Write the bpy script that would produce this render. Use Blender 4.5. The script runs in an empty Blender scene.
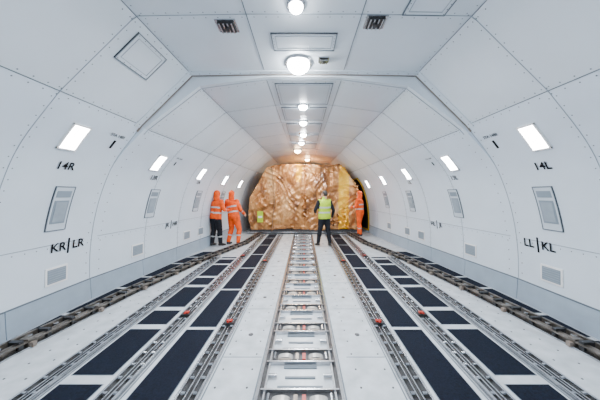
import bpy, bmesh, math, random
from bisect import bisect_left
from mathutils import Vector, Matrix, noise
random.seed(4)
SC = bpy.context.scene
COL = SC.collection

# ------------------------------------------------------------ materials
def mat(name, col, rough=.5, metal=0., emis=None, es=0., nscale=None, namp=.08, bump=0., bscale=40., coat=0., detail=4., stretch=None, spec=.5):
    m = bpy.data.materials.new(name); m.use_nodes = True
    nt = m.node_tree; b = nt.nodes['Principled BSDF']
    b.inputs['Base Color'].default_value = (*col, 1)
    b.inputs['Roughness'].default_value = rough
    b.inputs['Metallic'].default_value = metal
    b.inputs['Coat Weight'].default_value = coat
    b.inputs['Specular IOR Level'].default_value = spec
    if emis:
        b.inputs['Emission Color'].default_value = (*emis, 1)
        b.inputs['Emission Strength'].default_value = es
    tc = nt.nodes.new('ShaderNodeTexCoord'); mp = nt.nodes.new('ShaderNodeMapping')
    nt.links.new(tc.outputs['Object'], mp.inputs['Vector'])
    if stretch: mp.inputs['Scale'].default_value = stretch
    if nscale:
        n = nt.nodes.new('ShaderNodeTexNoise'); n.inputs['Scale'].default_value = nscale
        n.inputs['Detail'].default_value = detail
        r = nt.nodes.new('ShaderNodeValToRGB')
        r.color_ramp.elements[0].position = .3; r.color_ramp.elements[1].position = .7
        r.color_ramp.elements[0].color = (*[max(0, c*(1-namp)) for c in col], 1)
        r.color_ramp.elements[1].color = (*[min(1, c*(1+namp)) for c in col], 1)
        nt.links.new(mp.outputs[0], n.inputs['Vector'])
        nt.links.new(n.outputs['Fac'], r.inputs['Fac'])
        nt.links.new(r.outputs['Color'], b.inputs['Base Color'])
    if bump:
        n2 = nt.nodes.new('ShaderNodeTexNoise'); n2.inputs['Scale'].default_value = bscale
        n2.inputs['Detail'].default_value = 3
        bp = nt.nodes.new('ShaderNodeBump'); bp.inputs['Strength'].default_value = bump
        bp.inputs['Distance'].default_value = .02
        nt.links.new(mp.outputs[0], n2.inputs['Vector'])
        nt.links.new(n2.outputs['Fac'], bp.inputs['Height'])
        nt.links.new(bp.outputs[0], b.inputs['Normal'])
    return m

M_WALL = mat('painted_liner', (.64,.71,.79), .28, nscale=1.5, namp=.04, bump=.03, bscale=3)
M_CEIL = mat('painted_ceiling_liner', (.66,.72,.78), .24, nscale=1.2, namp=.04, bump=.03, bscale=3)
M_DADO = mat('grey_kick_panel', (.32,.39,.47), .35, nscale=5, namp=.06)
M_SEAM = mat('seam_grey', (.11,.14,.17), .5, nscale=8, namp=.1)
M_SEAML = mat('seam_light', (.28,.33,.38), .5, nscale=8, namp=.1)
M_PANEL = mat('panel_paint', (.54,.60,.66), .3, nscale=3, namp=.03)
M_PANELD = mat('panel_recess', (.22,.27,.32), .3, nscale=3, namp=.06)
M_FLOOR = mat('floor_paint', (.50,.535,.57), .25, nscale=6, namp=.14, bump=.04, bscale=15)
M_NAVY = mat('antislip_navy', (.0035,.006,.014), .7, nscale=60, namp=.5, bump=.15, bscale=200, spec=.12)
M_METAL = mat('aluminium', (.46,.47,.49), .25, .95, nscale=12, namp=.18)
M_METALD = mat('worn_steel', (.05,.05,.053), .45, .6, nscale=15, namp=.35)
M_RAIL = mat('guide_rail_bronze', (.20,.175,.15), .36, .8, nscale=10, namp=.4)
M_BLACK = mat('black_rubber', (.010,.010,.012), .5, nscale=20, namp=.2)
M_RED = mat('red_lock_paint', (.42,.02,.008), .4, nscale=20, namp=.15)
M_ARCH = mat('arch_edge_tape', (.22,.18,.15), .5, nscale=10, namp=.15)
M_WHITE = mat('white_paint', (.8,.8,.8), .35, nscale=10, namp=.04)
M_LUG = mat('grey_lug', (.42,.41,.39), .35, .3, nscale=10, namp=.12)
M_LAMP = mat('lamp_lens', (1,1,1), .3, emis=(.93,.97,1), es=34)
M_LAMPC = mat('ceiling_lamp_lens', (1,1,1), .3, emis=(.95,.98,1), es=110)
M_LAMPW = mat('warm_lamp_lens', (1,.8,.5), .3, emis=(1,.70,.40), es=60)
M_TEXT = mat('marking_ink', (.003,.004,.006), .6, nscale=30, namp=.2, spec=.2)

# ------------------------------------------------------------ mesh builder
class MB:
    def __init__(s): s.v=[]; s.f=[]; s.m=[]; s.mats=[]
    def mi(s, m):
        if m not in s.mats: s.mats.append(m)
        return s.mats.index(m)
    def add(s, vs, fs, m):
        o=len(s.v); k=s.mi(m); s.v += [tuple(v) for v in vs]
        for f in fs: s.f.append([i+o for i in f]); s.m.append(k)
    def box(s, x0,x1,y0,y1,z0,z1,m, fn=None):
        vs=[(x,y,z) for x in(x0,x1) for y in(y0,y1) for z in(z0,z1)]
        if fn: vs=[fn(*v) for v in vs]
        s.add(vs,[(0,1,3,2),(4,6,7,5),(0,4,5,1),(2,3,7,6),(0,2,6,4),(1,5,7,3)],m)
    def cyl(s, p0,p1,r,m,n=12,r1=None):
        p0=Vector(p0);p1=Vector(p1); d=(p1-p0).normalized()
        a=d.orthogonal().normalized(); b=d.cross(a); r1=r if r1 is None else r1
        vs=[]
        for p,rr in((p0,r),(p1,r1)):
            for i in range(n):
                t=2*math.pi*i/n; vs.append(p+a*math.cos(t)*rr+b*math.sin(t)*rr)
        fs=[(i,(i+1)%n,n+(i+1)%n,n+i) for i in range(n)]+[tuple(range(n-1,-1,-1)),tuple(range(n,2*n))]
        s.add(vs,fs,m)
    def obj(s, name, parent=None, smooth=False):
        me=bpy.data.meshes.new(name); me.from_pydata(s.v,[],s.f)
        for m in s.mats: me.materials.append(m)
        me.polygons.foreach_set('material_index', s.m)
        if smooth: me.polygons.foreach_set('use_smooth',[True]*len(s.f))
        me.update(); o=bpy.data.objects.new(name,me); COL.objects.link(o)
        bm=bmesh.new(); bm.from_mesh(me); bmesh.ops.recalc_face_normals(bm,faces=bm.faces); bm.to_mesh(me); bm.free()
        if parent: o.parent=parent
        return o
def empty(name, loc=(0,0,0)):
    e=bpy.data.objects.new(name,None); e.location=loc; COL.objects.link(e); e.empty_display_size=.2; return e

# ------------------------------------------------------------ fuselage profile
ARCH=3.85
P=[(3.42,0),(3.44,.35),(3.43,.8),(3.36,1.3),(3.22,1.8),(3.01,2.25),(2.60,2.79),(1.79,3.59),(.6,3.61),(0,3.61)]
Q=[(3.42,0),(3.44,.35),(3.43,.8),(3.36,1.3),(3.22,1.8),(3.00,2.24),(2.56,2.74),(1.68,3.42),(.6,3.57),(0,3.57)]
def lerp_tab(tab,x):
    if x<=tab[0][0]: return tab[0][1]
    for (a,b),(c,d) in zip(tab,tab[1:]):
        if x<=c: return b+(d-b)*(x-a)/(c-a)
    return tab[-1][1]
WT=[(3.85,1),(5.5,.955),(7.85,.885),(10.2,.82),(14,.74)]
VT=[(3.85,1),(7.85,.96),(10.2,.93),(14,.88)]
def catmull(pts,t):
    i=min(int(t),len(pts)-2); u=t-i
    if i>=6:
        a,b=pts[i],pts[i+1]; return (a[0]+(b[0]-a[0])*u, a[1]+(b[1]-a[1])*u)
    p1,p2=pts[i],pts[i+1]
    p0=pts[i-1] if i>0 else (2*p1[0]-p2[0],2*p1[1]-p2[1])
    p3=pts[i+2] if i<5 else (2*p2[0]-p1[0],2*p2[1]-p1[1])
    return tuple(.5*((2*p1[k])+(-p0[k]+p2[k])*u+(2*p0[k]-5*p1[k]+4*p2[k]-p3[k])*u*u+(-p0[k]+3*p1[k]-3*p2[k]+p3[k])*u**3) for k in(0,1))
N=360; TT=[9*i/N for i in range(N+1)]; SS=[0]
for a,b in zip(TT,TT[1:]):
    p,q=catmull(P,a),catmull(P,b); SS.append(SS[-1]+math.hypot(p[0]-q[0],p[1]-q[1]))
SMAX=SS[-1]
def t_of_s(s):
    if s>=SMAX: return 9.
    if s<=0: return 0.
    k=bisect_left(SS,s); a,b=SS[k-1],SS[k]
    return TT[k-1]+(TT[k]-TT[k-1])*(s-a)/(b-a)
HS=[(catmull(P,t)[1],s) for t,s in zip(TT,SS) if t<=7]
def s_h(h): return lerp_tab(HS,h)
S6=[s for t,s in zip(TT,SS) if t>=6][0]; S7=[s for t,s in zip(TT,SS) if t>=7][0]
def s_x(x): return SMAX-x
def raw(side,s,y,aft):
    if s>SMAX: side=-side; s=2*SMAX-s
    x,h=catmull(Q if aft else P,t_of_s(s))
    w=lerp_tab(WT,y); v=lerp_tab(VT,y)
    if h>1.2: h=1.2+(h-1.2)*v
    return Vector((side*x*w,y,h))
def W(side,s,y,off=0.,aft=None):
    if aft is None: aft = y>ARCH
    p=raw(side,s,y,aft)
    if off:
        a=raw(side,max(0,s-.02),y,aft); b=raw(side,s+.02,y,aft); t=(b-a)
        n=Vector((t.z,0,-t.x)).normalized()
        if n.dot(Vector((0,y,1.6))-p)<0: n=-n
        p=p+n*off
    return p
def patch(mb,side,s0,s1,y0,y1,m,o0=-.002,o1=.006,ns=None):
    ns=ns or max(1,int(abs(s1-s0)/.15)); ny=max(1,int(abs(y1-y0)/.5))
    aft=(y0+y1)/2>ARCH
    vs=[];fs=[]
    for k,o in enumerate((o0,o1)):
        for i in range(ns+1):
            for j in range(ny+1):
                vs.append(W(side,s0+(s1-s0)*i/ns,y0+(y1-y0)*j/ny,o,aft))
    L=(ns+1)*(ny+1); id=lambda k,i,j:k*L+i*(ny+1)+j
    for k in(0,1):
        for i in range(ns):
            for j in range(ny): fs.append((id(k,i,j),id(k,i+1,j),id(k,i+1,j+1),id(k,i,j+1)))
    for i in range(ns):
        for j in(0,ny): fs.append((id(0,i,j),id(0,i+1,j),id(1,i+1,j),id(1,i,j)))
    for j in range(ny):
        for i in(0,ns): fs.append((id(0,i,j),id(0,i,j+1),id(1,i,j+1),id(1,i,j)))
    mb.add(vs,fs,m)
def outline(mb,side,s0,s1,y0,y1,m,w=.008,o=.006):
    patch(mb,side,s0,s0+w,y0,y1,m,o1=o); patch(mb,side,s1-w,s1,y0,y1,m,o1=o)
    patch(mb,side,s0,s1,y0,y0+w,m,o1=o); patch(mb,side,s0,s1,y1-w,y1,m,o1=o)
def rivet(mb,side,s,y,r=.006,m=None,o=.004):
    vs=[]
    for i in range(6):
        t=i*math.pi/3; vs.append(W(side,s+r*math.sin(t),y+r*math.cos(t),o))
    mb.add(vs,[tuple(range(6))],m or M_SEAM)

# ------------------------------------------------------------ people
def remeshed(verts,faces,vox,smooth=4):
    me=bpy.data.meshes.new('t'); me.from_pydata(verts,[],faces); me.update()
    bm=bmesh.new(); bm.from_mesh(me); bmesh.ops.recalc_face_normals(bm,faces=bm.faces); bm.to_mesh(me); bm.free()
    o=bpy.data.objects.new('t',me); COL.objects.link(o)
    r=o.modifiers.new('r','REMESH'); r.mode='VOXEL'; r.voxel_size=vox; r.use_smooth_shade=True
    if smooth:
        s=o.modifiers.new('s','SMOOTH'); s.iterations=smooth; s.factor=.5
    dg=bpy.context.evaluated_depsgraph_get(); m2=bpy.data.meshes.new_from_object(o.evaluated_get(dg))
    bpy.data.objects.remove(o); return m2
def sphere(V,F,c,rx,ry,rz,n=14,k=10,R=None):
    o=len(V); c=Vector(c)
    for j in range(k+1):
        ph=math.pi*j/k
        for i in range(n):
            t=2*math.pi*i/n; p=Vector((rx*math.sin(ph)*math.cos(t),ry*math.sin(ph)*math.sin(t),rz*math.cos(ph)))
            if R: p=R@p
            V.append(tuple(c+p))
    for j in range(k):
        for i in range(n):
            a=o+j*n+i;b=o+j*n+(i+1)%n; F.append((a,b,b+n,a+n))
def capsule(V,F,p0,r0,p1,r1,n=12):
    p0=Vector(p0);p1=Vector(p1); d=p1-p0; d.normalize(); a=d.orthogonal().normalized(); b=d.cross(a)
    rings=[]
    for q in(-90,-60,-30,0): rings.append((p0+d*math.sin(math.radians(q))*r0,r0*math.cos(math.radians(q))))
    for q in(0,30,60,90): rings.append((p1+d*math.sin(math.radians(q))*r1,r1*math.cos(math.radians(q))))
    o=len(V)
    for c,r in rings:
        r=max(r,.0004)
        for i in range(n):
            t=2*math.pi*i/n; V.append(tuple(c+a*math.cos(t)*r+b*math.sin(t)*r))
    for j in range(len(rings)-1):
        for i in range(n):
            F.append((o+j*n+i,o+j*n+(i+1)%n,o+(j+1)*n+(i+1)%n,o+(j+1)*n+i))
    F.append(tuple(o+i for i in range(n))); F.append(tuple(o+(len(rings)-1)*n+i for i in range(n-1,-1,-1)))
def segdist(p,a,b):
    ab=b-a; t=max(0,min(1,(p-a).dot(ab)/ab.length_squared)); return (p-(a+ab*t)).length,t
M_SKIN=mat('skin',(.50,.27,.18),.5,nscale=20,namp=.08)
M_HAIR=mat('dark_hair',(.02,.015,.012),.6,nscale=60,namp=.4)
M_ORANGE=mat('orange_workwear',(.80,.085,.004),.7,nscale=9,namp=.25,bump=.5,bscale=14,spec=.25)
M_DARK=mat('dark_cloth',(.008,.009,.013),.75,nscale=14,namp=.3,bump=.3,bscale=14,spec=.25)
M_REFL=mat('reflective_tape',(.45,.46,.45),.3,nscale=20,namp=.05)
M_BOOT=mat('boot_leather',(.010,.009,.008),.5,nscale=20,namp=.3)
M_EYE=mat('eye_white',(.8,.8,.8),.3,nscale=20,namp=.02); M_LIP=mat('lip',(.35,.12,.1),.5,nscale=20,namp=.05)
M_HV=mat('hi_vis_yellow',(.42,.60,.02),.6,nscale=30,namp=.1,spec=.3)

def hand(parent,wr,d,inn,nm):
    d=d.normalized(); inn=(inn-d*inn.dot(d)).normalized(); w=d.cross(inn).normalized()
    if w.y<0: w=-w
    V=[];F=[]
    capsule(V,F,wr-d*.03,.026,wr+d*.01,.024)
    for k in(-1.5,-.5,.5,1.5):
        capsule(V,F,wr+d*.01+w*k*.014,.013,wr+d*.085+w*k*.019,.012)
    for k,L in zip((-1.5,-.5,.5,1.5),(.058,.074,.08,.07)):
        a=wr+d*.085+w*k*.020; dd=(d+inn*.25+w*k*.05).normalized(); b=a+dd*L*.45
        d2=(d+inn*.75).normalized(); c=b+d2*L*.32; d3=(d*.7+inn).normalized(); e=c+d3*L*.25
        capsule(V,F,a,.0095,b,.009); capsule(V,F,b,.009,c,.008); capsule(V,F,c,.008,e,.007)
    a=wr+d*.025+w*.024; b=a+(d*.6+w*.8+inn*.2).normalized()*.04; c=b+(d*.9+w*.25+inn*.4).normalized()*.032
    capsule(V,F,a,.014,b,.011); capsule(V,F,b,.011,c,.008)
    me=remeshed(V,F,.005,1); me.materials.append(M_SKIN)
    o=bpy.data.objects.new(nm,me); COL.objects.link(o); o.parent=parent

HEADC={}
def head_meshes(hood):
    if 'face' not in HEADC:
        V=[];F=[]
        sphere(V,F,(0,-.008,.025),.076,.094,.092,20,14); sphere(V,F,(0,.028,-.045),.054,.058,.066,18,12)
        capsule(V,F,(0,.088,.012),.008,(0,.106,-.020),.013); sphere(V,F,(0,.072,-.098),.022,.02,.016)
        capsule(V,F,(0,-.02,-.05),.055,(0,-.03,-.13),.054)
        for s in(-1,1):
            sphere(V,F,(s*.078,-.005,-.005),.010,.020,.032); sphere(V,F,(s*.04,.055,-.02),.024,.022,.02)
            capsule(V,F,(s*.015,.084,.024),.008,(s*.045,.074,.026),.008)
        me=remeshed(V,F,.006,2); me.materials.append(M_SKIN); HEADC['face']=me
    if hood not in HEADC:
        V=[];F=[]; k=1.10 if not hood else 1.2
        sphere(V,F,(0,-.014,.026),.078*k,.095*k,.092*k,28,20)
        if hood: capsule(V,F,(0,-.035,-.03),.092,(0,-.03,-.13),.098,20)
        me=remeshed(V,F,.009,2)
        bm=bmesh.new(); bm.from_mesh(me); dl=[]
        for v in bm.verts:
            c=v.co
            if hood: cut=c.y>.035 and abs(c.x)<.075 and c.z<.085
            else: cut=(c.y>.03 and c.z<.065) or (c.z<.01 and c.y>-.03) or c.z<-.055
            if cut: dl.append(v)
        bmesh.ops.delete(bm,geom=dl,context='VERTS'); bm.to_mesh(me); bm.free()
        me.materials.append(M_ORANGE if hood else M_HAIR); HEADC[hood]=me
    return HEADC['face'],HEADC[hood]

def person(name,loc,yaw,J,top,trous,sleeve,vest=False,hood=False,bulk=1.,headyaw=0.,headpitch=0.):
    e=empty(name,loc); e.rotation_euler=(0,0,yaw)
    J={k:Vector(v) for k,v in J.items()}
    V=[];F=[]; bones=[]
    pel=J['pelvis']; nk=J['neck']
    secs=[(-.10,.150,.105),(-.03,.172,.122),(.06,.165,.118),(.18,.158,.114),(.32,.178,.124),(.44,.188,.122),(.50,.165,.105),(.545,.10,.085),(.60,.062,.062),(.66,.056,.058)]
    up=(nk-pel).normalized(); Lt=(nk-pel).length/.58
    rt=(J['sh_r']-J['sh_l']).normalized(); fw=up.cross(rt).normalized()
    n=20
    for z,rx,ry in secs:
        c=pel+up*z*Lt; b=bulk if z<.54 else 1
        for i in range(n):
            t=2*math.pi*i/n; V.append(tuple(c+rt*rx*b*math.cos(t)+fw*ry*b*math.sin(t)))
    for j in range(len(secs)-1):
        for i in range(n): F.append((j*n+i,j*n+(i+1)%n,(j+1)*n+(i+1)%n,(j+1)*n+i))
    F.append(tuple(range(n-1,-1,-1))); F.append(tuple((len(secs)-1)*n+i for i in range(n)))
    bones.append(('torso',pel+up*.02,pel+up*.50*Lt,.17)); bones.append(('neck',pel+up*.57*Lt,pel+up*.66*Lt,.06))
    for s in('l','r'):
        h,k,a,t=J['hip_'+s],J['knee_'+s],J['ank_'+s],J['toe_'+s]
        capsule(V,F,h,.098*bulk,k,.066*bulk); capsule(V,F,k,.066*bulk,a+Vector((0,0,.03)),.050*bulk)
        mid=k.lerp(a,.3); sphere(V,F,mid-fw*.012,.062*bulk,.066*bulk,.12)
        capsule(V,F,a-Vector((0,0,.02)),.048,a+(t-a)*.55+Vector((0,0,-.015)),.044); capsule(V,F,a-Vector((0,0,.045))-(t-a)*.25,.040,t,.034)
        bones+= [('thigh',h,k,.09),('shin',k,a+Vector((0,0,.04)),.055),('boot',a-(t-a)*.2-Vector((0,0,.04)),t,.045)]
        sh,el,wr=J['sh_'+s],J['el_'+s],J['wr_'+s]
        sphere(V,F,sh,.068*bulk,.066*bulk,.066*bulk)
        capsule(V,F,sh,.060*bulk,el,.046*bulk); capsule(V,F,el,.046*bulk,wr,.034*bulk)
        bones+= [('upper_arm',sh.lerp(el,.12),el,.055),('forearm',el,wr,.04)]
    me=remeshed(V,F,.016,3)
    mats=[top,trous,sleeve,M_SKIN,M_BOOT,M_REFL]
    for m in mats: me.materials.append(m)
    def classify(c):
        best=None
        for nm,a,b,r in bones:
            d,t=segdist(c,a,b); d-=r
            if best is None or d<best[0]: best=(d,nm,t)
        return best[1],best[2]
    if vest:
        for v in me.vertices:
            l,t=classify(v.co)
            hh=(v.co-pel).dot(up)
            if l=='torso' or (l=='thigh' and hh>-.04): v.co=v.co+v.normal*.012
    for p in me.polygons:
        c=p.center; l,t=classify(c); hh=(c-pel).dot(up); p.use_smooth=True
        if l=='torso' or (l=='thigh' and hh>-.07):
            mi=0 if hh>-.07 else 1
            if mi==0 and (0.10<hh<.15 or .27<hh<.32 ): mi=5
        elif l=='thigh': mi=1
        elif l=='shin':
            mi=5 if (.45<t<.55 and not vest) else 1
        elif l=='boot': mi=4
        elif l=='neck': mi=3
        else:
            mi=2
            if l=='forearm' and .2<t<.35 and not vest: mi=5
        p.material_index=mi
    o=bpy.data.objects.new('body',me); COL.objects.link(o); o.parent=e
    for s,sg in(('l',-1),('r',1)):
        wr=J['wr_'+s]; d=wr-J['el_'+s]; hand(e,wr+d.normalized()*.02,d,-rt*sg+fw*.1,'hand_'+s)
    hc=nk+up*.03+Vector((0,0,.125)); H=empty('head',tuple(hc)); H.parent=e; H.rotation_euler=(headpitch,0,headyaw)
    fm,hm=head_meshes(hood)
    o=bpy.data.objects.new('face',fm); COL.objects.link(o); o.parent=H
    mb=MB()
    for s in(-1,1):
        for c,r,m in(((s*.031,.078,.004),.0115,M_EYE),((s*.031,.087,.004),.006,M_HAIR)):
            V=[];F=[]; sphere(V,F,c,r,r*.8,r*.8,10,8); mb.add(V,F,m)
        V=[];F=[]; capsule(V,F,(s*.016,.090,.028),.0035,(s*.046,.080,.030),.003,8); mb.add(V,F,M_HAIR)
    V=[];F=[]; sphere(V,F,(0,.086,-.052),.024,.007,.007,12,8); mb.add(V,F,M_LIP)
    mb.obj('face_features',H,True)
    o=bpy.data.objects.new('hood' if hood else 'hair',hm); COL.objects.link(o); o.parent=H
    so=o.modifiers.new('t','SOLIDIFY'); so.thickness=.008
    return e

def pose(lean=(0,0),fl=(-.1,0),fr=(.1,0),el_l=(-.28,-.02,1.16),wr_l=(-.27,.08,.92),el_r=(.28,-.02,1.16),wr_r=(.27,.08,.92),kl=None,kr=None,toe_out=.03):
    lx,ly=lean
    J=dict(pelvis=(0,0,.96),neck=(lx,ly,1.515))
    for s,sg,f,k in(('l',-1,fl,kl),('r',1,fr,kr)):
        J['hip_'+s]=(sg*.088,0,.90)
        J['ank_'+s]=(f[0],f[1],.095)
        J['toe_'+s]=(f[0]+sg*toe_out,f[1]+.17,.036)
        J['knee_'+s]=k or ((sg*.088+f[0])/2,f[1]/2+.03,.50)
        J['sh_'+s]=(sg*.185+lx*.9,ly*.9,1.43)
    J['el_l']=el_l;J['wr_l']=wr_l;J['el_r']=el_r;J['wr_r']=wr_r
    return J
person('cargo_supervisor',(.66,7.75,.002),math.radians(18),
  pose(fl=(-.19,.06),fr=(.15,-.08),el_l=(-.32,.0,1.17),wr_l=(-.24,.20,1.08),el_r=(.31,-.03,1.15),wr_r=(.32,.10,.93)),
  M_HV,M_DARK,M_DARK,vest=True,bulk=1.18,headyaw=.5)
person('cargo_loader',(-2.84,7.72,.002),math.radians(-30),
  pose(lean=(.02,.05),fl=(-.13,-.03),fr=(.13,.08),el_l=(-.32,.04,1.18),wr_l=(-.28,.24,1.10),el_r=(.32,.06,1.18),wr_r=(.26,.27,1.15)),
  M_ORANGE,M_DARK,M_ORANGE,hood=True,bulk=1.28)
person('cargo_loader',(-2.33,7.95,.002),math.radians(-20),
  pose(lean=(-.12,.06),fl=(-.17,-.05),fr=(.19,-.02),el_l=(-.40,.08,1.22),wr_l=(-.36,.30,1.28),el_r=(.23,.06,1.16),wr_r=(.24,.24,1.02),kl=(-.13,.06,.50),kr=(.17,.07,.51),toe_out=.01),
  M_ORANGE,M_ORANGE,M_ORANGE,hood=True,bulk=1.28,headyaw=.3)
person('cargo_loader',(2.24,9.6,.002),math.radians(60),
  pose(lean=(0,.04),fl=(-.1,-.05),fr=(.1,.08),el_l=(-.29,.08,1.18),wr_l=(-.2,.3,1.15)),
  M_ORANGE,M_ORANGE,M_ORANGE,hood=True,bulk=1.25)

# ------------------------------------------------------------ cargo
def plastic(name,c1,c2,c3):
    m=bpy.data.materials.new(name); m.use_nodes=True; nt=m.node_tree; b=nt.nodes['Principled BSDF']
    tc=nt.nodes.new('ShaderNodeTexCoord'); mp=nt.nodes.new('ShaderNodeMapping'); mp.inputs['Scale'].default_value=(1.3,1.,.8)
    mp.inputs['Rotation'].default_value=(0,.35,0)
    n=nt.nodes.new('ShaderNodeTexNoise'); n.inputs['Scale'].default_value=1.4; n.inputs['Detail'].default_value=9; n.inputs['Distortion'].default_value=1.
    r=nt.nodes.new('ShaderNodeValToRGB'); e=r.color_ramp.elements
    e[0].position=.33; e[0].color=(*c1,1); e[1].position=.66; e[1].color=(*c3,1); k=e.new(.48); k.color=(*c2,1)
    nt.links.new(tc.outputs['Object'],mp.inputs['Vector']); nt.links.new(mp.outputs[0],n.inputs['Vector'])
    nt.links.new(n.outputs['Fac'],r.inputs['Fac']); nt.links.new(r.outputs['Color'],b.inputs['Base Color'])
    n2=nt.nodes.new('ShaderNodeTexNoise'); n2.inputs['Scale'].default_value=4; n2.inputs['Detail'].default_value=5; n2.inputs['Distortion'].default_value=1.2
    bp=nt.nodes.new('ShaderNodeBump'); bp.inputs['Strength'].default_value=.6; bp.inputs['Distance'].default_value=.06
    nt.links.new(mp.outputs[0],n2.inputs['Vector']); nt.links.new(n2.outputs['Fac'],bp.inputs['Height']); nt.links.new(bp.outputs[0],b.inputs['Normal'])
    b.inputs['Roughness'].default_value=.22; b.inputs['Metallic'].default_value=.45; b.inputs['Coat Weight'].default_value=.6; b.inputs['Coat Roughness'].default_value=.12
    return m
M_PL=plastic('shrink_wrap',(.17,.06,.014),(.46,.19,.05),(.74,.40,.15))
M_YL=plastic('yellow_cover',(.55,.23,.004),(.80,.38,.006),(.95,.55,.03))
M_STRAP=mat('cargo_strap',(.14,.07,.025),.6,nscale=20,namp=.2)
cargo=empty('wrapped_cargo_pallet',(0,10.1,0))
out=[(-2.28,.16),(-2.37,.8),(-2.34,1.50),(-1.60,2.82),(-1.2,2.92),(.3,2.96),(1.46,2.93),(1.72,2.80),(2.28,1.95),(2.34,.9),(2.24,.16)]
n=len(out); vs=[(x,0,z) for x,z in out]+[(x*.92,2.3,z*.98) for x,z in out]
fs=[tuple(range(n)),tuple(range(2*n-1,n-1,-1))]+[(i,(i+1)%n,n+(i+1)%n,n+i) for i in range(n)]
me=remeshed(vs,fs,.04,2)
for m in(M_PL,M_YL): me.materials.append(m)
for v in me.vertices:
    c=v.co
    q=noise.noise(Vector((c.x*.9,c.y*1.3,c.z*.8)))
    u=c.x*.75+c.z*.65; w_=c.x*.7-c.z*.75
    cr=abs(noise.noise(Vector((u*4.5+q*2,c.y*2,w_*.8))))+abs(noise.noise(Vector((w_*4.5+q*2,c.y*2+7,u*.8))))
    d=q*.07-cr*.075
    if c.y<.3 and .3<c.z<2.85:
        d-= .04*math.exp(-((c.z-1.45-.25*c.x)/.07)**2)+.09*math.exp(-((c.x+.05)/.07)**2)+.06*math.exp(-((c.x-1.1)/.06)**2)
    v.co=c+v.normal*(d)
for p in me.polygons:
    c=p.center; p.use_smooth=True
    wob=.08*noise.noise(Vector((c.z*2,0,1)))
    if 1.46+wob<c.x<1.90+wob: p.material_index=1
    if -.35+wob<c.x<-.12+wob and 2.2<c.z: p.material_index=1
o=bpy.data.objects.new('wrapped_load',me); COL.objects.link(o); o.parent=cargo
mb=MB()
mb.box(-2.38,2.36,-.06,2.35,.055,.10,M_METAL); mb.box(-2.28,2.26,-.0,2.3,.10,.18,M_METALD)
mb.obj('pallet_base',cargo)
mb=MB()
for x,zt in((-1.3,2.83),(.72,2.88)):
    ns=24
    for i in range(ns):
        a=.12+(zt-.12)*i/ns; b=.12+(zt-.12)*(i+1)/ns
        dx=.05*math.sin(a*2+x)
        mb.box(x-.012+dx,x+.012+dx,-.055,-.0,a,b,M_STRAP)
mb.obj('cargo_straps',cargo)
mb=MB()
mb.box(-1.95,-1.72,-.065,-.03,.5,.95,M_HV); mb.box(-1.92,-1.75,-.07,-.065,.68,.76,M_WHITE)
mb.obj('label_sheet',cargo)

# ------------------------------------------------------------ shell
Y0,Y1=-1.6,14.
def shell(name,sa,sb,m,sides):
    mb=MB()
    ys_n=[Y0+(ARCH-Y0)*i/12 for i in range(13)]; ys_a=[ARCH+(Y1-ARCH)*i/26 for i in range(27)]
    crit=[s for s in (S6,S7,s_x(.6)) if sa<s<sb]
    ss=sorted(set([sa+(sb-sa)*i/28 for i in range(29)]+crit))
    for side in sides:
        for ys,aft in((ys_n,False),(ys_a,True)):
            vs=[W(side,s,y,0,aft) for s in ss for y in ys]; n=len(ys)
            fs=[(i*n+j,(i+1)*n+j,(i+1)*n+j+1,i*n+j+1) for i in range(len(ss)-1) for j in range(n-1)]
            mb.add(vs,fs,m)
        vs=[W(side,s,ARCH,0,a) for s in ss for a in(False,True)]
        mb.add(vs,[(2*i,2*i+1,2*i+3,2*i+2) for i in range(len(ss)-1)],m)
    o=mb.obj(name,smooth=True)
    try:
        bpy.context.view_layer.objects.active=o; o.select_set(True)
        bpy.ops.object.shade_smooth_by_angle(angle=math.radians(14)); o.select_set(False)
    except Exception as e: print(e)
    return o
shell('wall_left',0,S6,M_WALL,[-1]); shell('wall_right',0,S6,M_WALL,[1])
shell('ceiling',S6,SMAX,M_CEIL,[-1,1])
for nm,y in(('wall_back',Y1),('wall_front',Y0)):
    mb=MB(); ss=[SMAX*i/40 for i in range(41)]
    loop=[W(-1,s,y) for s in ss]+[W(1,s,y) for s in reversed(ss[:-1])]
    mb.add(loop,[tuple(range(len(loop)))],M_WALL)
    outl=[p.lerp(Vector((0,y,1.5)),.25)+Vector((0,-.02 if y>0 else .02,0)) for p in loop]
    inl=[p.lerp(Vector((0,y,1.5)),.27)+Vector((0,-.02 if y>0 else .02,0)) for p in loop]
    n=len(loop); mb.add(outl+inl,[(i,(i+1)%n,n+(i+1)%n,n+i) for i in range(n)],M_SEAM)
    mb.obj(nm)

mb=MB(); fy=[Y0+(Y1-Y0)*i/30 for i in range(31)]
top=[]
for y in fy:
    x=W(1,0,y).x+.02; top+= [(-x,y,0),(x,y,0),(-x,y,-.1),(x,y,-.1)]
fs=[]
for i in range(30):
    a=4*i;b=a+4
    fs+=[(a,a+1,b+1,b),(a+2,b+2,b+3,a+3),(a,b,b+2,a+2),(a+1,a+3,b+3,b+1)]
mb.add(top,fs,M_FLOOR); mb.obj('floor')

for side,nm in((-1,'baseboard_left'),(1,'baseboard_right')):
    mb=MB()
    ys=[Y0,.5,1.6,2.75,ARCH]+[ARCH+1.1*i for i in range(1,7)]
    for a,b in zip(ys,ys[1:]):
        patch(mb,side,.01,.33,a+.006,b-.006,M_DADO,-.002,.012)
        patch(mb,side,.33,.345,a,b,M_SEAM,-.002,.016)
    mb.obj(nm)

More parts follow.
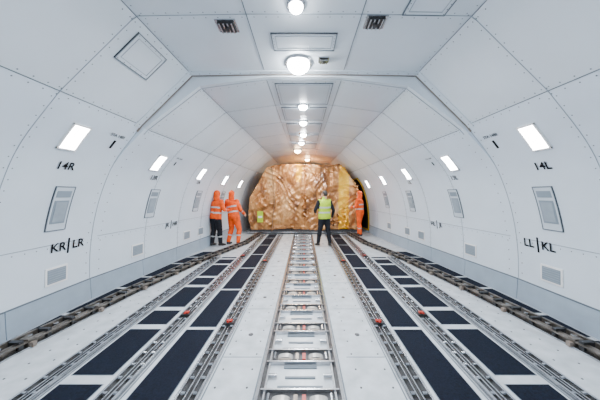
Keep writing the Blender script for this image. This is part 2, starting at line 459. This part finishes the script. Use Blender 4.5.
mb=MB()
def arch_band(y0,y1,o,m,pr=False,so=0.):
    ss=[so+(SMAX-so)*i/80 for i in range(81)]+[s for s in(S6,S7) if s>so]; ss=sorted(ss)
    for side in(-1,1):
        vs=[]
        for s in ss:
            vs+=[W(side,s,y0,-.01,pr),W(side,s,y0,o,pr),W(side,s,y1,o,pr),W(side,s,y1,-.01,pr)]
        fs=[]
        for i in range(len(ss)-1):
            a=4*i;b=a+4
            for k in range(3): fs.append((a+k,a+k+1,b+k+1,b+k))
        mb.add(vs,fs,m)
arch_band(ARCH-.13,ARCH-.03,.012,M_CEIL,so=S6-.05)
arch_band(ARCH-.026,ARCH-.012,.022,M_ARCH,False,S6-.12)
arch_band(ARCH-.006,ARCH+.004,.004,M_SEAML,False,.35)
arch_band(ARCH+.07,ARCH+.082,.006,M_SEAML,True,S6-.1)
mb.obj('trim_1')

for side,nm in((-1,'left'),(1,'right')):
    mb=MB()
    vs=[.7,1.75,2.55]+[5.0,6.1,7.2,8.3,9.4,10.5,11.6]
    for y in vs:
        patch(mb,side,.35,SMAX,y,y+.007,M_SEAML,o1=.004,ns=60)
        if y>9: continue
        s=.45
        while s<SMAX-.1:
            for dy in(-.035,.042): rivet(mb,side,s,y+dy,.0075)
            s+=.13
    for y in(ARCH-.08,ARCH+.14):
        s=.45
        while s<SMAX-.05: rivet(mb,side,s,y,.009,M_METALD,.015); s+=.16
    for s in (S6-.04,S6+.04,S7-.05,S7+.05,s_h(1.0)-.04):
        y=.2
        while y<9:
            rivet(mb,side,s,y,.008); y+=.13
    for s in(S6,S7,s_h(1.0),s_x(.62)):
        for a,b in((Y0,ARCH-.14),(ARCH+.1,12.)):
            patch(mb,side,s,s+.008,a,b,M_SEAM if s>3 else M_SEAML,o1=.005)
    mb.obj('trim_liner_seams_'+nm)

def ceil_panel(name,side,s0,s1,y0,y1,m=None):
    mb=MB(); patch(mb,side,s0,s1,y0,y1,m or M_CEIL,o1=.01); outline(mb,side,s0,s1,y0,y1,M_SEAM,w=.012,o=.014)
    outline(mb,side,s0+.05,s1-.05,y0+.05,y1-.05,M_SEAML,w=.006,o=.014)
    for s in(s0+.025,s1-.025):
        for k in range(6): rivet(mb,side,s,y0+.03+(y1-y0-.06)*k/5,.006,M_METALD,.016)
    return mb.obj(name)
ceil_panel('ceiling_access_panel',-1,s_x(.40),s_x(-.40)+0,2.85,3.2)
ceil_panel('ceiling_access_panel',-1,S7-.50,S7-.10,2.70,3.25)
ceil_panel('ceiling_access_panel',1,S7+.30,S7+.75,2.15,2.55)
for y0,y1 in((4.05,4.95),(5.1,5.95),(6.2,7.1),(7.3,8.1),(8.4,9.2)):
    ceil_panel('ceiling_access_panel',-1,s_x(.50),s_x(-.50),y0,y1,M_PANEL)

def nozzle(side,x,y,r=.075):
    e=empty('smoke_detector_unit',tuple(W(side,s_x(abs(x)),y)))
    mb=MB()
    mb.box(-r*1.35,r*1.35,-r*1.2,r*1.2,-.012,.002,M_METAL)
    mb.box(-r*1.05,r*1.05,-r*.95,r*.95,-.03,-.012,M_BLACK)
    for i in range(4):
        xx=-r*.8+i*r*.53
        mb.box(xx-.008,xx+.008,-r*.9,r*.9,-.042,-.03,M_METAL)
    mb.cyl((0,0,-.055),(0,0,-.03),r*.35,M_METALD)
    mb.obj('grille',e)
nozzle(-1,.87,2.72,.085); nozzle(1,.79,2.66,.085); nozzle(1,.28,3.42,.055)

# ------------------------------------------------------------ lamps
def area(name,loc,rot,size,power,col,parent=None,sy=None):
    l=bpy.data.lights.new(name,'AREA'); l.energy=power; l.color=col
    l.shape='RECTANGLE'; l.size=size; l.size_y=sy or size
    o=bpy.data.objects.new(name,l); o.location=loc; o.rotation_euler=rot; COL.objects.link(o)
    if parent: o.parent=parent
    return o
def ceiling_lamp(x,y,power=60,m=None,r=.07,col=(.93,.97,1)):
    p=W(1 if x>=0 else -1,s_x(abs(x)),y)
    e=empty('ceiling_lamp',tuple(p)); mb=MB()
    mb.cyl((0,0,-.03),(0,0,.0),r*1.2,M_METAL,24,r*1.3)
    V=[];F=[]; k=6;n=24
    for j in range(k):
        ph=math.pi/2*j/(k-1)*.98
        for i in range(n):
            t=2*math.pi*i/n; V.append((r*math.cos(ph)*math.cos(t),r*math.cos(ph)*math.sin(t),-.03-r*.8*math.sin(ph)))
    for j in range(k-1):
        for i in range(n): F.append((j*n+i,j*n+(i+1)%n,(j+1)*n+(i+1)%n,(j+1)*n+i))
    mb.add(V,F,m or M_LAMPC)
    mb.obj('housing',e)
    area('bulb',(0,0,-.05-r),(0,0,0),.3,power,col,e)
PW=44
ceiling_lamp(0,.2,PW*.7); ceiling_lamp(0,1.3,PW*.8)
ceiling_lamp(-.08,2.42,PW); ceiling_lamp(-.08,3.50,PW*2.0,r=.16)
for y in(5.02,6.08,7.2): ceiling_lamp(-.02,y,PW*1.05,r=.09)
ceiling_lamp(-.1,8.25,PW*.9,r=.09)
ceiling_lamp(-.3,9.5,60,M_LAMPW,.13,(1,.72,.45))
ceiling_lamp(.2,11.5,80,M_LAMPW,.11,(1,.75,.5))
ceiling_lamp(0,-.9,PW*.6)

def wall_lamp(side,y,h,wy=.20,hs=.34):
    s=s_h(h); mb=MB()
    patch(mb,side,s-hs/2,s+hs/2,y-wy/2,y+wy/2,M_LAMP,o1=.012)
    outline(mb,side,s-hs/2-.02,s+hs/2+.02,y-wy/2-.02,y+wy/2+.02,M_WHITE,w=.02,o=.02)
    mb.obj('wall_lamp')
for side in(-1,1):
    for y,h in((1.2,2.38),(3.02,2.41),(4.72,2.33),(6.45,2.27),(8.05,2.2),(9.6,2.15)):
        wall_lamp(side,y,h)

def plug(side,y,h=1.50,wy=.27,hs=.62):
    s=s_h(h); mb=MB()
    patch(mb,side,s-hs/2,s+hs/2,y-wy/2,y+wy/2,M_PANEL,o1=.010)
    outline(mb,side,s-hs/2,s+hs/2,y-wy/2,y+wy/2,M_SEAM,w=.01,o=.015)
    patch(mb,side,s-hs*.34,s+hs*.18,y-wy*.36,y+wy*.36,M_PANELD,o1=.014)
    patch(mb,side,s-hs*.30,s+hs*.14,y-wy*.28,y+wy*.28,M_SEAML,o1=.018)
    patch(mb,side,s+hs*.25,s+hs*.40,y-wy*.36,y+wy*.36,M_PANELD,o1=.014)
    mb.obj('window_plug_panel')
def vent(side,y,h=.57,wy=.30,hs=.24):
    s=s_h(h); mb=MB()
    patch(mb,side,s-hs/2,s+hs/2,y-wy/2,y+wy/2,M_WHITE,o1=.012)
    patch(mb,side,s-hs/2+.025,s+hs/2-.025,y-wy/2+.025,y+wy/2-.025,M_PANELD,o1=.016)
    for k in range(6):
        a=s-hs/2+.035+k*(hs-.07)/5.5
        patch(mb,side,a,a+.012,y-wy/2+.03,y+wy/2-.03,M_SEAML,o0=.01,o1=.022)
    mb.obj('wall_vent')
for side in(-1,1):
    for y in(1.2,3.25,5.05,6.8,8.4): plug(side,y)
    for y in(3.33,4.82,6.5,7.2,8.4): vent(side,y)

def wtext(name,txt,side,y,h,size):
    cu=bpy.data.curves.new(name,'FONT'); cu.body=txt; cu.size=size; cu.align_x='CENTER'; cu.align_y='CENTER'; cu.offset=size*.02
    o=bpy.data.objects.new(name+'_src',cu)
    me=o.to_mesh().copy(); o.to_mesh_clear()
    bpy.data.objects.remove(o)
    bm=bmesh.new(); bm.from_mesh(me)
    s=s_h(h); aft=y>ARCH
    for v in bm.verts:
        d=v.co.x*(1 if side<0 else -1)
        v.co=W(side,s+v.co.y,y+d,.010,aft)
    bm.to_mesh(me); bm.free(); me.materials.clear(); me.materials.append(M_TEXT)
    ob=bpy.data.objects.new(name,me); COL.objects.link(ob)
    return ob
def vbar(side,y,h,L,w=.012):
    mb=MB(); s=s_h(h); patch(mb,side,s-L/2,s+L/2,y-w/2,y+w/2,M_TEXT,o1=.010); mb.obj('wall_marking_bar')
for side,t in((-1,'R'),(1,'L')):
    wtext('wall_marking_text','14'+t,side,3.13,2.06,.15)
    wtext('wall_marking_text','13'+t,side,4.85,2.03,.13)
    wtext('wall_marking_text','12'+t,side,6.55,2.02,.12)
    wtext('wall_marking_text','K'+t if side<0 else 'LL',side,3.33 if side<0 else 3.64,.95,.17)
    wtext('wall_marking_text','L'+t if side<0 else 'KL',side,3.62 if side<0 else 3.35,.95,.17)
    vbar(side,3.475 if side<0 else 3.50,.95,.22,.018)
    wtext('wall_marking_text','STA 1480',side,3.58,2.56,.065)
    vbar(side,3.60,2.44,.14,.03)
    wtext('wall_marking_text','STA 1560',side,5.2,2.5,.05)
    vbar(side,5.2,2.38,.09,.02); vbar(side,5.82,.95,.2)
    wtext('wall_marking_text','J'+t,side,5.68,.95,.14)
    wtext('wall_marking_text','H'+t,side,5.96,.95,.14)

# ------------------------------------------------------------ floor strips
def strip(name,x0,x1,segs,m=M_NAVY):
    mb=MB()
    for a,b in segs:
        mb.box(x0,x1,a,b,-.001,.006,m)
        mb.box(x0-.008,x1+.008,a-.008,b+.008,-.001,.002,M_SEAM)
    return mb.obj(name)
def run(a,lens,gap,end):
    out=[];i=0
    while a<end:
        L=lens[i%len(lens)]; out.append((a,min(a+L,end))); a+=L+gap; i+=1
    return out
for sd in(-1,1):
    xs=sorted((sd*1.12,sd*1.46)); strip('antislip_floor_mat',xs[0],xs[1],run(.62,[1.15],.07,10.0))
    xs=sorted((sd*1.79,sd*2.17)); strip('antislip_floor_mat',xs[0],xs[1],run(.9,[.75,.36],.12,6.4))
RL=[(-1.5,3.2),(2.5,3.14),(4,2.95),(6,2.58),(8,1.99),(9.9,1.84)]
RR=[(-1.5,3.15),(2.5,3.08),(4,2.92),(6,2.60),(8,2.08),(9.9,1.86)]
for sd in(-1,1):
    T=RL if sd<0 else RR; mb=MB()
    for a,b in run(.4,[.85,.5],.08,7.0):
        pts=[]
        for y in(a,b):
            xo=W(1,.0,y).x-.03; xi=lerp_tab(T,y)+.14
            pts.append((xi,min(xo,xi+.5),y))
        vs=[(sd*x,y,z) for xi,xo,y in pts for x in(xi,xo) for z in(0,.006)]
        mb.add(vs,[(0,1,3,2),(4,6,7,5),(1,5,7,3),(0,4,5,1),(2,3,7,6)],M_NAVY)
    mb.obj('antislip_side_mat')
    mb=MB()
    def rp(x,y,z): return (sd*(lerp_tab(T,y)+x),y,z)
    ys=[-1.5,0,1,1.8,2.5,3.2,4,4.7,5.4,6,6.7,7.4,8,8.6,9.2,9.9]
    for a,b in zip(ys,ys[1:]):
        mb.box(-.09,.09,a,b,.0,.018,M_METALD,rp)
        mb.box(-.060,-.03,a,b,.018,.085,M_RAIL,rp)
        mb.box(.03,.065,a,b,.018,.11,M_RAIL,rp)
        mb.box(-.10,-.060,a,b,.065,.082,M_RAIL,rp)
        mb.box(-.115,-.100,a,b,.0,.02,M_METAL,rp)
    y=.9
    k=0
    while y<9.8:
        c=lerp_tab(T,y)*sd
        mb.cyl((c,y,.015),(c,y,.095),.027,M_METAL,10)
        mb.box(-.09,.06,y+.10,y+.14,.018,.110,M_METALD,rp)
        if k%3==0: mb.box(-.10,.0,y+.17,y+.23,.018,.10,M_RAIL,rp); mb.box(-.14,-.09,y+.18,y+.22,.01,.06,M_ARCH,rp)
        y+=.26;k+=1
    mb.obj('cargo_guide_rail')

def roller_track(xc,hw,ya,yb,locks=()):
    mb=MB()
    mb.box(xc-hw,xc+hw,ya,yb,0,.008,M_METALD)
    for sx in(-1,1):
        mb.box(xc+sx*hw-.010,xc+sx*hw+.010,ya,yb,0,.04,M_METAL)
        mb.box(xc+sx*hw*.24-.005,xc+sx*hw*.24+.005,ya,yb,.008,.03,M_METAL)
        mb.box(xc+sx*(hw+.026)-.005,xc+sx*(hw+.026)+.005,ya,yb,0,.006,M_SEAM)
    y=ya+.05
    while y<yb:
        for sx in(-1,1):
            mb.cyl((xc+sx*hw*.38,y,.028),(xc+sx*hw*.82,y,.028),.014,M_METAL,8)
        y+=.17
    for y in locks:
        mb.box(xc-hw*.8,xc+hw*.8,y-.05,y+.05,.02,.05,M_METALD)
        mb.box(xc-hw*.40,xc+hw*.40,y-.022,y+.022,.05,.068,M_RED)
        mb.cyl((xc,y-.03,.06),(xc,y-.08,.08),.008,M_RED,8)
    return mb.obj('roller_track')
for sd in(-1,1):
    roller_track(sd*.96,.085,.6,9.95,(3.1,5.9))
    roller_track(sd*1.62,.075,.6,9.95,(3.32,6.4))
    roller_track(sd*2.30,.07,.6,6.4)

# central ladder tray
mb=MB(); XC=-.035; HW=.355
for sx in(-1,1):
    for dx,w,h in((0,.012,.045),(.055,.008,.03)):
        x=XC+sx*(HW-dx); mb.box(x-w,x+w,.6,9.95,0,h,M_METAL)
    x=XC+sx*(HW-.028); mb.box(x-.018,x+.018,.6,9.95,0,.006,M_METALD)
    x=XC+sx*(HW+.03); mb.box(x-.006,x+.006,.6,9.95,0,.005,M_SEAM)
y=.91
while y<9.9:
    mb.box(XC-HW+.065,XC+HW-.065,y-.085,y+.085,0,.010,M_METALD)
    mb.box(XC-HW+.02,XC+HW-.02,y-.098,y-.082,0,.04,M_METAL)
    mb.box(XC-HW+.02,XC+HW-.02,y+.082,y+.098,0,.04,M_METAL)
    for sx in(-1,1):
        c=XC+sx*.155
        vs=[];n=9
        for yy in(y-.03,y+.03):
            for i in range(n):
                t=math.pi*i/(n-1); vs.append((c+.075*math.cos(t),yy,.010+.028*math.sin(t)))
        mb.add(vs,[(i,i+1,n+i+1,n+i) for i in range(n-1)]+[tuple(range(n)),tuple(range(2*n-1,n-1,-1))],M_LUG)
        mb.cyl((c-.06,y-.05,.026),(c+.06,y-.05,.026),.011,M_RAIL,10)
        mb.box(XC+sx*.035-.016,XC+sx*.035+.016,y-.045,y+.045,.010,.030,M_RED if sx>0 else M_RAIL)
        mb.cyl((XC+sx*.262,y-.05,.026),(XC+sx*.262,y+.05,.026),.014,M_METAL,10)
    mb.box(XC-.16,XC+.16,y-.145,y-.115,0,.010,M_SEAM)
    mb.box(XC-.20,XC+.20,y+.13,y+.16,0,.010,M_SEAM)
    y+=.52
y=1.17
while y<9.9:
    for sx in(-1,1): mb.cyl((XC+sx*(HW-.065),y,.025),(XC+sx*(HW-.14),y,.025),.016,M_METAL,8)
    mb.box(XC-.14,XC+.14,y-.012,y+.012,.0,.008,M_SEAM)
    y+=.52
mb.obj('center_roller_tray')

mb=MB()
for sx in(-1,1):
    for x in(.50,.78):
        y=1.0
        while y<9.8:
            mb.cyl((sx*x,y,-.002),(sx*x,y,.003),.009,M_METALD,8); y+=.22
    for k in range(9):
        y=1.45+k*1.04
        mb.box(min(sx*.44,sx*.84),max(sx*.44,sx*.84),y,y+.007,-.001,.002,M_SEAM)
        mb.cyl((sx*.64,y+.4,-.002),(sx*.64,y+.4,.004),.028,M_METALD,14)
        mb.cyl((sx*.64,y+.4,.003),(sx*.64,y+.4,.005),.018,M_METAL,14)
    for k in range(20):
        mb.cyl((sx*2.55,1.2+k*.25,-.002),(sx*2.55,1.2+k*.25,.003),.009,M_METALD,8)
        mb.cyl((sx*2.75,1.2+k*.2,-.002),(sx*2.75,1.2+k*.2,.003),.009,M_METALD,8)
mb.obj('floor_tie_down_fittings')

# side cargo door opening on the right
mb=MB(); sa,sb=.1,s_h(2.5)
patch(mb,1,sa,sb,10.3,12.8,M_BLACK,o1=.015,ns=24)
outline(mb,1,sa,sb,10.3,12.8,mat('door_frame_yellow',(.6,.35,.02),.5,nscale=10),w=.05,o=.05)
mb.obj('door_1')

# ------------------------------------------------------------ world + camera
w=bpy.data.worlds.new('world'); SC.world=w; w.use_nodes=True
bg=w.node_tree.nodes['Background']; bg.inputs[0].default_value=(.75,.85,1,1); bg.inputs[1].default_value=.3
cd=bpy.data.cameras.new('camera'); cam=bpy.data.objects.new('camera',cd); COL.objects.link(cam)
cam.location=(0,0,1.7); cam.rotation_euler=(math.radians(90),0,0)
cd.sensor_width=36; cd.lens=14.4; cd.shift_x=-4/600; cd.shift_y=-6.5/600; cd.clip_start=.02
SC.camera=cam
